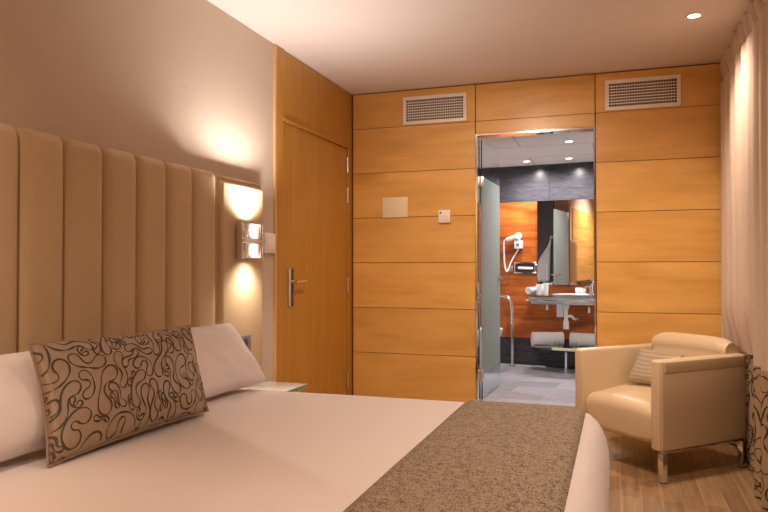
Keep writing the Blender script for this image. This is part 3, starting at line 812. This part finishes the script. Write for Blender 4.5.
for x, y, lab in ((1.154, 6.813, 'left downlight of the back pair in the bathroom ceiling'),
                  (1.556, 6.756, 'right downlight of the back pair in the bathroom ceiling'),
                  (1.615, 5.842, 'downlight in the bathroom ceiling nearest the doorway')):
    downlight(x, y, BC, 'lamp_cool', lab)
    spot('downlight_beam', (x, y, BC - 0.03), 60, NEUT, 170, 0.9, 0.03)
# sconce beams
for y in (3.245,):
    spot('sconce_beam', (0.195, y, 1.375), 58, (1, 0.90, 0.83), 150, 0.9, 0.045, rx=PI)
    spot('sconce_beam', (0.18, y, 1.165), 11, (1, 0.86, 0.76), 145, 0.8, 0.045)
# ================================================================== BATHROOM THINGS
def wbx(name, lo, hi, mat, parent=None, bev=0.0, **k):
    b = bmesh.new(); box(b, lo, hi, bev); return mk(name, b, mat, parent, smooth=bool(bev), pre=WB, **k)
def WP(*p): return WB @ Vector(p)

m = thing('wall_mirror', 'large frameless mirror on the red wood wall above the washbasin', 'mirror', WP(0.35, 0, 0.95))
wbx('mirror_glass', (-0.078, -0.022, 0.952), (0.80, -0.016, 1.799), 'mirror', m)
wbx('backing', (-0.07, -0.016, 0.96), (0.79, -0.0005, 1.79), 'dark', m)

# washbasin counter
def bow(u0, u1, d0, dm, z0, z1, n=20, r=0.10):
    pts = [(u1, -0.001), (u0, -0.001)]
    for i in range(n + 1):
        t = i / n; u = u0 + (u1 - u0) * t; s_ = 1 - (2 * t - 1) ** 2
        e = min(t * (u1 - u0), (1 - t) * (u1 - u0)); rr = 0 if e >= r else r - math.sqrt(max(0, r * r - (r - e) ** 2))
        pts.append((u, -(d0 + (dm - d0) * s_ - rr)))
    b = bmesh.new(); prism(b, pts, z0, z1); return b
wb_ = thing('washbasin', 'glass counter washbasin on chrome brackets, under the mirror', 'washbasin', WP(0.3, -0.3, 0.86))
mk('counter_top', bow(-0.135, 0.85, 0.46, 0.56, 0.848, 0.864), 'counter', wb_, pre=WB)
b = bmesh.new()
lathe(b, [(0.20, 0), (0.215, 0.004), (0.21, -0.002), (0.19, -0.05), (0.12, -0.085), (0.03, -0.10), (0, -0.10), (0, -0.094), (0.028, -0.094), (0.115, -0.08), (0.18, -0.048), (0.195, 0.0), (0.20, 0)], (0.33, -0.29, 0.866), 32)
mk('bowl', b, 'porcelain', wb_, pre=WB, smooth=50)
b = bmesh.new(); tube(b, [(-0.10, -0.02, 0.815), (-0.10, -0.42, 0.815), (0.0, -0.47, 0.815), (0.35, -0.52, 0.815), (0.70, -0.47, 0.815), (0.81, -0.42, 0.815), (0.81, -0.02, 0.815)], 0.012, per=5)
for u in (-0.06, 0.17, 0.52, 0.76): cyl(b, (u, -0.46 if u in (-0.06, 0.76) else -0.495, 0.815), (u, -0.46 if u in (-0.06, 0.76) else -0.495, 0.848), 0.009)
mk('towel_rail', b, 'chrome', wb_, pre=WB, smooth=True)
wbx('apron', (-0.06, -0.40, 0.775), (0.80, -0.385, 0.846), 'steel', wb_, 0.004)
b = bmesh.new()
cyl(b, (0.245, -0.27, 0.765), (0.245, -0.27, 0.715), 0.035, r2=0.020); cyl(b, (0.245, -0.27, 0.715), (0.245, -0.27, 0.60), 0.019)
cyl(b, (0.245, -0.27, 0.615), (0.245, -0.27, 0.535), 0.028)
tube(b, [(0.245, -0.27, 0.65), (0.285, -0.25, 0.66), (0.31, -0.2, 0.63), (0.31, -0.1, 0.62), (0.31, -0.005, 0.62)], 0.014)
mk('waste_trap', b, 'porcelain', wb_, pre=WB, smooth=True)
b = bmesh.new(); lathe(b, [(0, 0.864), (0.028, 0.864), (0.026, 0.875), (0.017, 0.88), (0.017, 0.965), (0, 0.97)], (0.47, -0.16, 0))
tube(b, [(0.47, -0.16, 0.925), (0.44, -0.22, 0.94), (0.41, -0.27, 0.925)], 0.010); cyl(b, (0.47, -0.16, 0.965), (0.50, -0.21, 0.995), 0.007)
mk('faucet', b, 'chrome', wb_, pre=WB, smooth=True)
for u, z in ((0.025, 0.72), (0.43, 0.70)):
    b = bmesh.new(); cyl(b, (u, 0, z), (u, -0.05, z), 0.010); cyl(b, (u, -0.05, z - 0.02), (u, -0.05, z + 0.028), 0.013); tube(b, [(u, -0.05, z + 0.02), (u, -0.07, z + 0.06), (u, -0.1, 0.775)], 0.005)
    mk('supply_valve', b, 'chrome', wb_, pre=WB, smooth=True)
t = thing('paper_dispenser', 'white narrow bag dispenser under the washbasin', 'dispenser', WP(0.15, -0.02, 0.635))
wbx('case', (0.125, -0.10, 0.635), (0.19, -0.001, 0.80), 'porcelain', t, 0.006)
wbx('lid', (0.122, -0.104, 0.80), (0.193, -0.001, 0.812), 'steel', t, 0.003)

def tumbler(u, d, z, label, r=0.03, h=0.095, mat='clear'):
    b = bmesh.new(); lathe(b, [(0, 0), (r * 0.85, 0), (r, h), (r * 0.92, h), (r * 0.78, 0.008), (0, 0.008)], (u, d, z), 20)
    return mk('tumbler', b, mat, smooth=True, pre=WB, label=label, cat='glass', group='tumblers in the bathroom')
def roll(name, a, c, r, label):
    """rolled towel: spiral cross-section"""
    a, c = Vector(a), Vector(c); b = bmesh.new(); d = (c - a).normalized(); up = Vector((0, 0, 1)); s_ = d.cross(up).normalized()
    n = 74; turns = 3.2; P = []
    for i in range(n + 1):
        th = -PI / 2 - 2 * PI * turns * (1 - i / n); rr = r * (0.18 + 0.82 * i / n); P.append((rr * math.cos(th), rr * math.sin(th)))
    rings = []
    for t_ in (0, 0.03, 0.5, 0.97, 1.0):
        k = 0.97 if t_ in (0, 1.0) else 1
        rings.append([b.verts.new(a.lerp(c, t_) + s_ * x * k + up * z * k) for x, z in P])
    for r0, r1 in zip(rings, rings[1:]):
        for i in range(n): b.faces.new((r0[i], r0[i + 1], r1[i + 1], r1[i]))
    bmesh.ops.recalc_face_normals(b, faces=b.faces[:])
    # close each end with a shallow dished disc so no gap shows between the wraps
    for p, q in ((a, c), (c, a)):
        dd = (q - p).normalized(); lathe(b, [(0, r * 0.30), (r * 0.5, r * 0.10), (r * 0.90, r * 0.06)], p, 24, mat=up.rotation_difference(dd).to_matrix().to_4x4())
    o = mk(name, b, 'towel', smooth=70, pre=WB, label=label, cat='towel', group='rolled white towels')
    md = o.modifiers.new('thick', 'SOLIDIFY'); md.thickness = 0.006; md.offset = -1
    return o
roll('rolled_towel', (-0.085, -0.40, 0.9035), (-0.045, -0.16, 0.9035), 0.037, 'small rolled white towel at the left end of the basin counter')
tumbler(-0.005, -0.30, 0.8645, 'white cup beside the rolled towel on the basin counter', 0.030, 0.10, 'porcelain')
tumbler(0.045, -0.22, 0.8645, 'tall white cup, second from the rolled towel on the counter', 0.028, 0.11, 'porcelain')
b = bmesh.new(); lathe(b, [(0, 0), (0.02, 0), (0.022, 0.07), (0.010, 0.085), (0.010, 0.10), (0, 0.10)], (0.005, -0.15, 0.8645), 20)
mk('soap_bottle', b, 'white', pre=WB, smooth=True, label='small white soap bottle behind the cups on the basin counter', cat='bottle')
wbx('tissue_box', (0.30, -0.062, 0.8645), (0.40, -0.004, 0.925), 'white', bev=0.004, label='white tissue box beside the faucet on the basin counter', cat='box')

# lower glass shelf
sh = thing('glass_shelf', 'low curved glass shelf holding towels, under the washbasin', 'shelf', WP(0.4, -0.2, BF))
mk('shelf_top', bow(-0.09, 0.85, 0.30, 0.44, 0.330, 0.342, r=0.16), 'counter', sh, pre=WB)
for u, y in ((0.255, -0.34), (0.75, -0.10)):
    b = bmesh.new(); cyl(b, (u, y, BF + 0.001), (u, y, 0.329), 0.011); cyl(b, (u, y, BF + 0.001), (u, y, BF + 0.008), 0.022); mk('leg', b, 'chrome', sh, pre=WB, smooth=True)
roll('rolled_towel', (-0.09, -0.235, 0.4215), (0.19, -0.12, 0.4215), 0.079, 'large rolled white towel at the left of the low glass shelf')
roll('rolled_towel', (0.27, -0.13, 0.4215), (0.60, -0.16, 0.4215), 0.079, 'large rolled white towel at the right of the low glass shelf')
t = thing('amenity_tray', 'small cream tray at the front of the low glass shelf', 'tray', WP(0.27, -0.33, 0.343))
wbx('base', (0.13, -0.385, 0.3425), (0.40, -0.29, 0.350), 'cream', t)
wbx('rim', (0.13, -0.388, 0.3425), (0.40, -0.383, 0.366), 'cream', t)
tumbler(0.17, -0.33, 0.3505, 'clear tumbler at the left of the amenity tray', 0.024, 0.07)
tumbler(0.33, -0.33, 0.3505, 'clear tumbler at the right of the amenity tray', 0.024, 0.07)

# hair dryer
hdr = thing('hair_dryer', 'white hair dryer with coiled cord, hanging on the red wood wall', 'hair dryer', WP(-0.26, 0, 1.33))
wbx('wall_holder', (-0.305, -0.075, 1.315), (-0.225, -0.001, 1.405), 'porcelain', hdr, 0.010)
wbx('switch_label', (-0.285, -0.077, 1.345), (-0.25, -0.075, 1.372), 'slategrey', hdr)
b = bmesh.new(); cyl(b, (-0.385, -0.055, 1.412), (-0.27, -0.055, 1.443), 0.021, r2=0.029); lathe(b, [(0, -0.038), (0.031, -0.033), (0.038, 0), (0.033, 0.03), (0, 0.034)], (-0.262, -0.055, 1.447), 18, mat=Matrix.Rotation(PI / 2, 4, 'X'))
cyl(b, (-0.262, -0.055, 1.45), (-0.262, -0.055, 1.405), 0.020)
mk('dryer_body', b, 'porcelain', hdr, pre=WB, smooth=True)
pts = smooth_path([(-0.385, -0.055, 1.412), (-0.412, -0.055, 1.39), (-0.412, -0.055, 1.25), (-0.405, -0.055, 1.14), (-0.385, -0.055, 1.085), (-0.365, -0.055, 1.12), (-0.335, -0.045, 1.20), (-0.285, -0.045, 1.28), (-0.262, -0.045, 1.33)], 40)
coil = []
for i, p in enumerate(pts):
    th = i * 1.3; coil.append(p + Vector((math.cos(th) * 0.006, math.sin(th) * 0.006, math.sin(th) * 0.002)))
b = bmesh.new(); tube(b, coil, 0.0048, 5, smooth=False); mk('coiled_cord', b, 'porcelain', hdr, pre=WB, smooth=True)
# tissue dispenser, hook
t = thing('tissue_dispenser', 'chrome recessed tissue dispenser on the red wood wall', 'dispenser', WP(-0.2, 0, 1.06))
b = bmesh.new(); u0, u1, z0, z1 = -0.315, -0.085, 1.065, 1.182
for lo, hi in (((u0, z0), (u1, z0 + 0.016)), ((u0, z1 - 0.016), (u1, z1)), ((u0, z0 + 0.016), (u0 + 0.022, z1 - 0.016)), ((u1 - 0.022, z0 + 0.016), (u1, z1 - 0.016))): box(b, (lo[0], -0.035, lo[1]), (hi[0], -0.001, hi[1]), 0.003)
mk('frame', b, 'chrome', t, pre=WB, smooth=True)
wbx('slot', (u0 + 0.022, -0.012, z0 + 0.016), (u1 - 0.022, -0.002, z1 - 0.016), 'dark', t)
b = bmesh.new(); cyl(b, (u0 + 0.04, -0.022, 1.12), (u1 - 0.04, -0.022, 1.115), 0.014); mk('tissue', b, 'towel', t, pre=WB, smooth=True)
b = bmesh.new(); box(b, (-0.375, -0.012, 1.085), (-0.335, -0.001, 1.145), 0.003); cyl(b, (-0.355, -0.012, 1.115), (-0.355, -0.04, 1.115), 0.010)
mk('shaver_socket', b, 'steel', pre=WB, smooth=True, label='small steel shaver socket left of the tissue dispenser', cat='socket')
# grab rail
b = bmesh.new(); tube(b, [(-0.95, -0.10, 0.835), (-0.60, -0.10, 0.835), (-0.42, -0.10, 0.835), (-0.355, -0.10, 0.815), (-0.325, -0.10, 0.75), (-0.32, -0.10, 0.60), (-0.32, -0.10, 0.35), (-0.32, -0.10, BF + 0.004)], 0.016, 12)
g = mk('grab_rail', b, 'chrome', pre=WB, smooth=True, label='bent chrome grab rail standing on the floor beside the toilet', cat='grab rail')
b = bmesh.new(); cyl(b, (-0.32, -0.10, BF + 0.0005), (-0.32, -0.10, BF + 0.010), 0.034); mk('flange', b, 'chrome', g, pre=WB @ Matrix.Identity(4), smooth=True)
b = bmesh.new(); tube(b, [(-0.95, -0.10, 0.835), (-1.05, -0.09, 0.835), (-1.10, -0.05, 0.835), (-1.12, -0.002, 0.835)], 0.016, 12); mk('wall_bend', b, 'chrome', g, pre=WB, smooth=True)

# toilet on the left wall, its tip showing past the glass door
tl = thing('toilet', 'white wall-side toilet half hidden behind the frosted glass door', 'toilet', (0.5, 6.70, BF))
def oval(b, cx, cy, rings_, n=32):
    R = []
    for rx, ry, z, dx in rings_:
        R.append([b.verts.new((cx + dx + rx * math.cos(2 * PI * i / n), cy + ry * math.sin(2 * PI * i / n), z)) for i in range(n)])
    for r0, r1 in zip(R, R[1:]):
        for i in range(n): b.faces.new((r0[i], r0[(i + 1) % n], r1[(i + 1) % n], r1[i]))
    b.faces.new(R[0][::-1]); b.faces.new(R[-1]); bmesh.ops.recalc_face_normals(b, faces=b.faces[:])
b = bmesh.new(); oval(b, 0.665, 6.70, [(0.16, 0.11, BF + 0.001, -0.06), (0.17, 0.12, BF + 0.1, -0.05), (0.22, 0.16, BF + 0.26, -0.01), (0.255, 0.18, BF + 0.36, 0), (0.26, 0.183, BF + 0.385, 0)])
mk('bowl', b, 'porcelain', tl, smooth=True)
b = bmesh.new(); oval(b, 0.665, 6.70, [(0.262, 0.186, BF + 0.386, 0), (0.266, 0.19, BF + 0.395, 0), (0.266, 0.19, BF + 0.41, 0), (0.25, 0.178, BF + 0.42, 0)])
mk('seat_lid', b, 'porcelain', tl, smooth=True)
bx('cistern', (0.125, 6.53, BF + 0.30), (0.34, 6.87, BF + 0.76), 'porcelain', tl, 0.02, 3)

# towel hanging on a hook on the bathroom side of the doorway wall (seen in the mirror)
b = bmesh.new(); n = 18; rows_ = []
for j in range(n + 1):
    v = j / n; z = 1.50 - 0.56 * v; wd = 0.02 + 0.17 * math.sin(min(v * 1.9, PI / 2)) * (1 - 0.45 * max(0, v - 0.35)); rr = []
    for i in range(25):
        u = i / 24 - 0.5; x = 0.80 - wd * (0.5 - u) - 0.02 * v
        zz = z - 0.10 * (0.5 - u) * (1 - v) * 0.9
        rr.append(b.verts.new((x, 5.215 + 0.022 * math.sin(u * 22) * min(v * 3, 1) + 0.01 * u, zz)))
    rows_.append(rr)
for r0, r1 in zip(rows_, rows_[1:]):
    for i in range(24): b.faces.new((r0[i], r0[i + 1], r1[i + 1], r1[i]))
o = mk('hanging_towel', b, 'towel', smooth=180, label='white towel hanging from a hook, visible in the bathroom mirror', cat='towel')
md = o.modifiers.new('thick', 'SOLIDIFY'); md.thickness = 0.008
b = bmesh.new(); cyl(b, (0.80, 5.1655, 1.515), (0.80, 5.172, 1.515), 0.022); cyl(b, (0.80, 5.17, 1.515), (0.80, 5.225, 1.505), 0.007); cyl(b, (0.80, 5.222, 1.500), (0.80, 5.226, 1.525), 0.009)
mk('towel_hook', b, 'chrome', smooth=True, label='chrome hook holding the hanging towel beside the doorway', cat='hook')

# ================================================================== CAMERA, WORLD, VIEW
yaw, pitch, roll_ = 0.3271, 0.0163, -0.0009
f = Vector((-math.sin(yaw) * math.cos(pitch), math.cos(yaw) * math.cos(pitch), math.sin(pitch)))
r = Vector((math.cos(yaw), math.sin(yaw), 0)); u = r.cross(f)
r2 = r * math.cos(roll_) + u * math.sin(roll_); u2 = -r * math.sin(roll_) + u * math.cos(roll_)
cam = bpy.data.cameras.new('camera'); cam.sensor_width = 36; cam.lens = 686.75 / 768 * 36; cam.clip_start = 0.05
co = bpy.data.objects.new('camera', cam); COL.objects.link(co)
mw = Matrix((r2, u2, -f)).transposed().to_4x4(); mw.translation = (1.984, 0, 1.13); co.matrix_world = mw
sc = bpy.context.scene; sc.camera = co
wd = bpy.data.worlds.new('night'); sc.world = wd; wd.use_nodes = True
wd.node_tree.nodes['Background'].inputs[0].default_value = (0.02, 0.025, 0.04, 1); wd.node_tree.nodes['Background'].inputs[1].default_value = 0.5
sc.view_settings.view_transform = 'Standard'; sc.view_settings.look = 'None'; sc.view_settings.gamma = 1; sc.view_settings.exposure = 0.0
sc.view_settings.use_curve_mapping = False
sc.cycles.max_bounces = 10; sc.cycles.diffuse_bounces = 6; sc.cycles.glossy_bounces = 6; sc.cycles.transmission_bounces = 10
sc.cycles.caustics_reflective = False; sc.cycles.sample_clamp_indirect = 8; sc.cycles.use_denoising = True
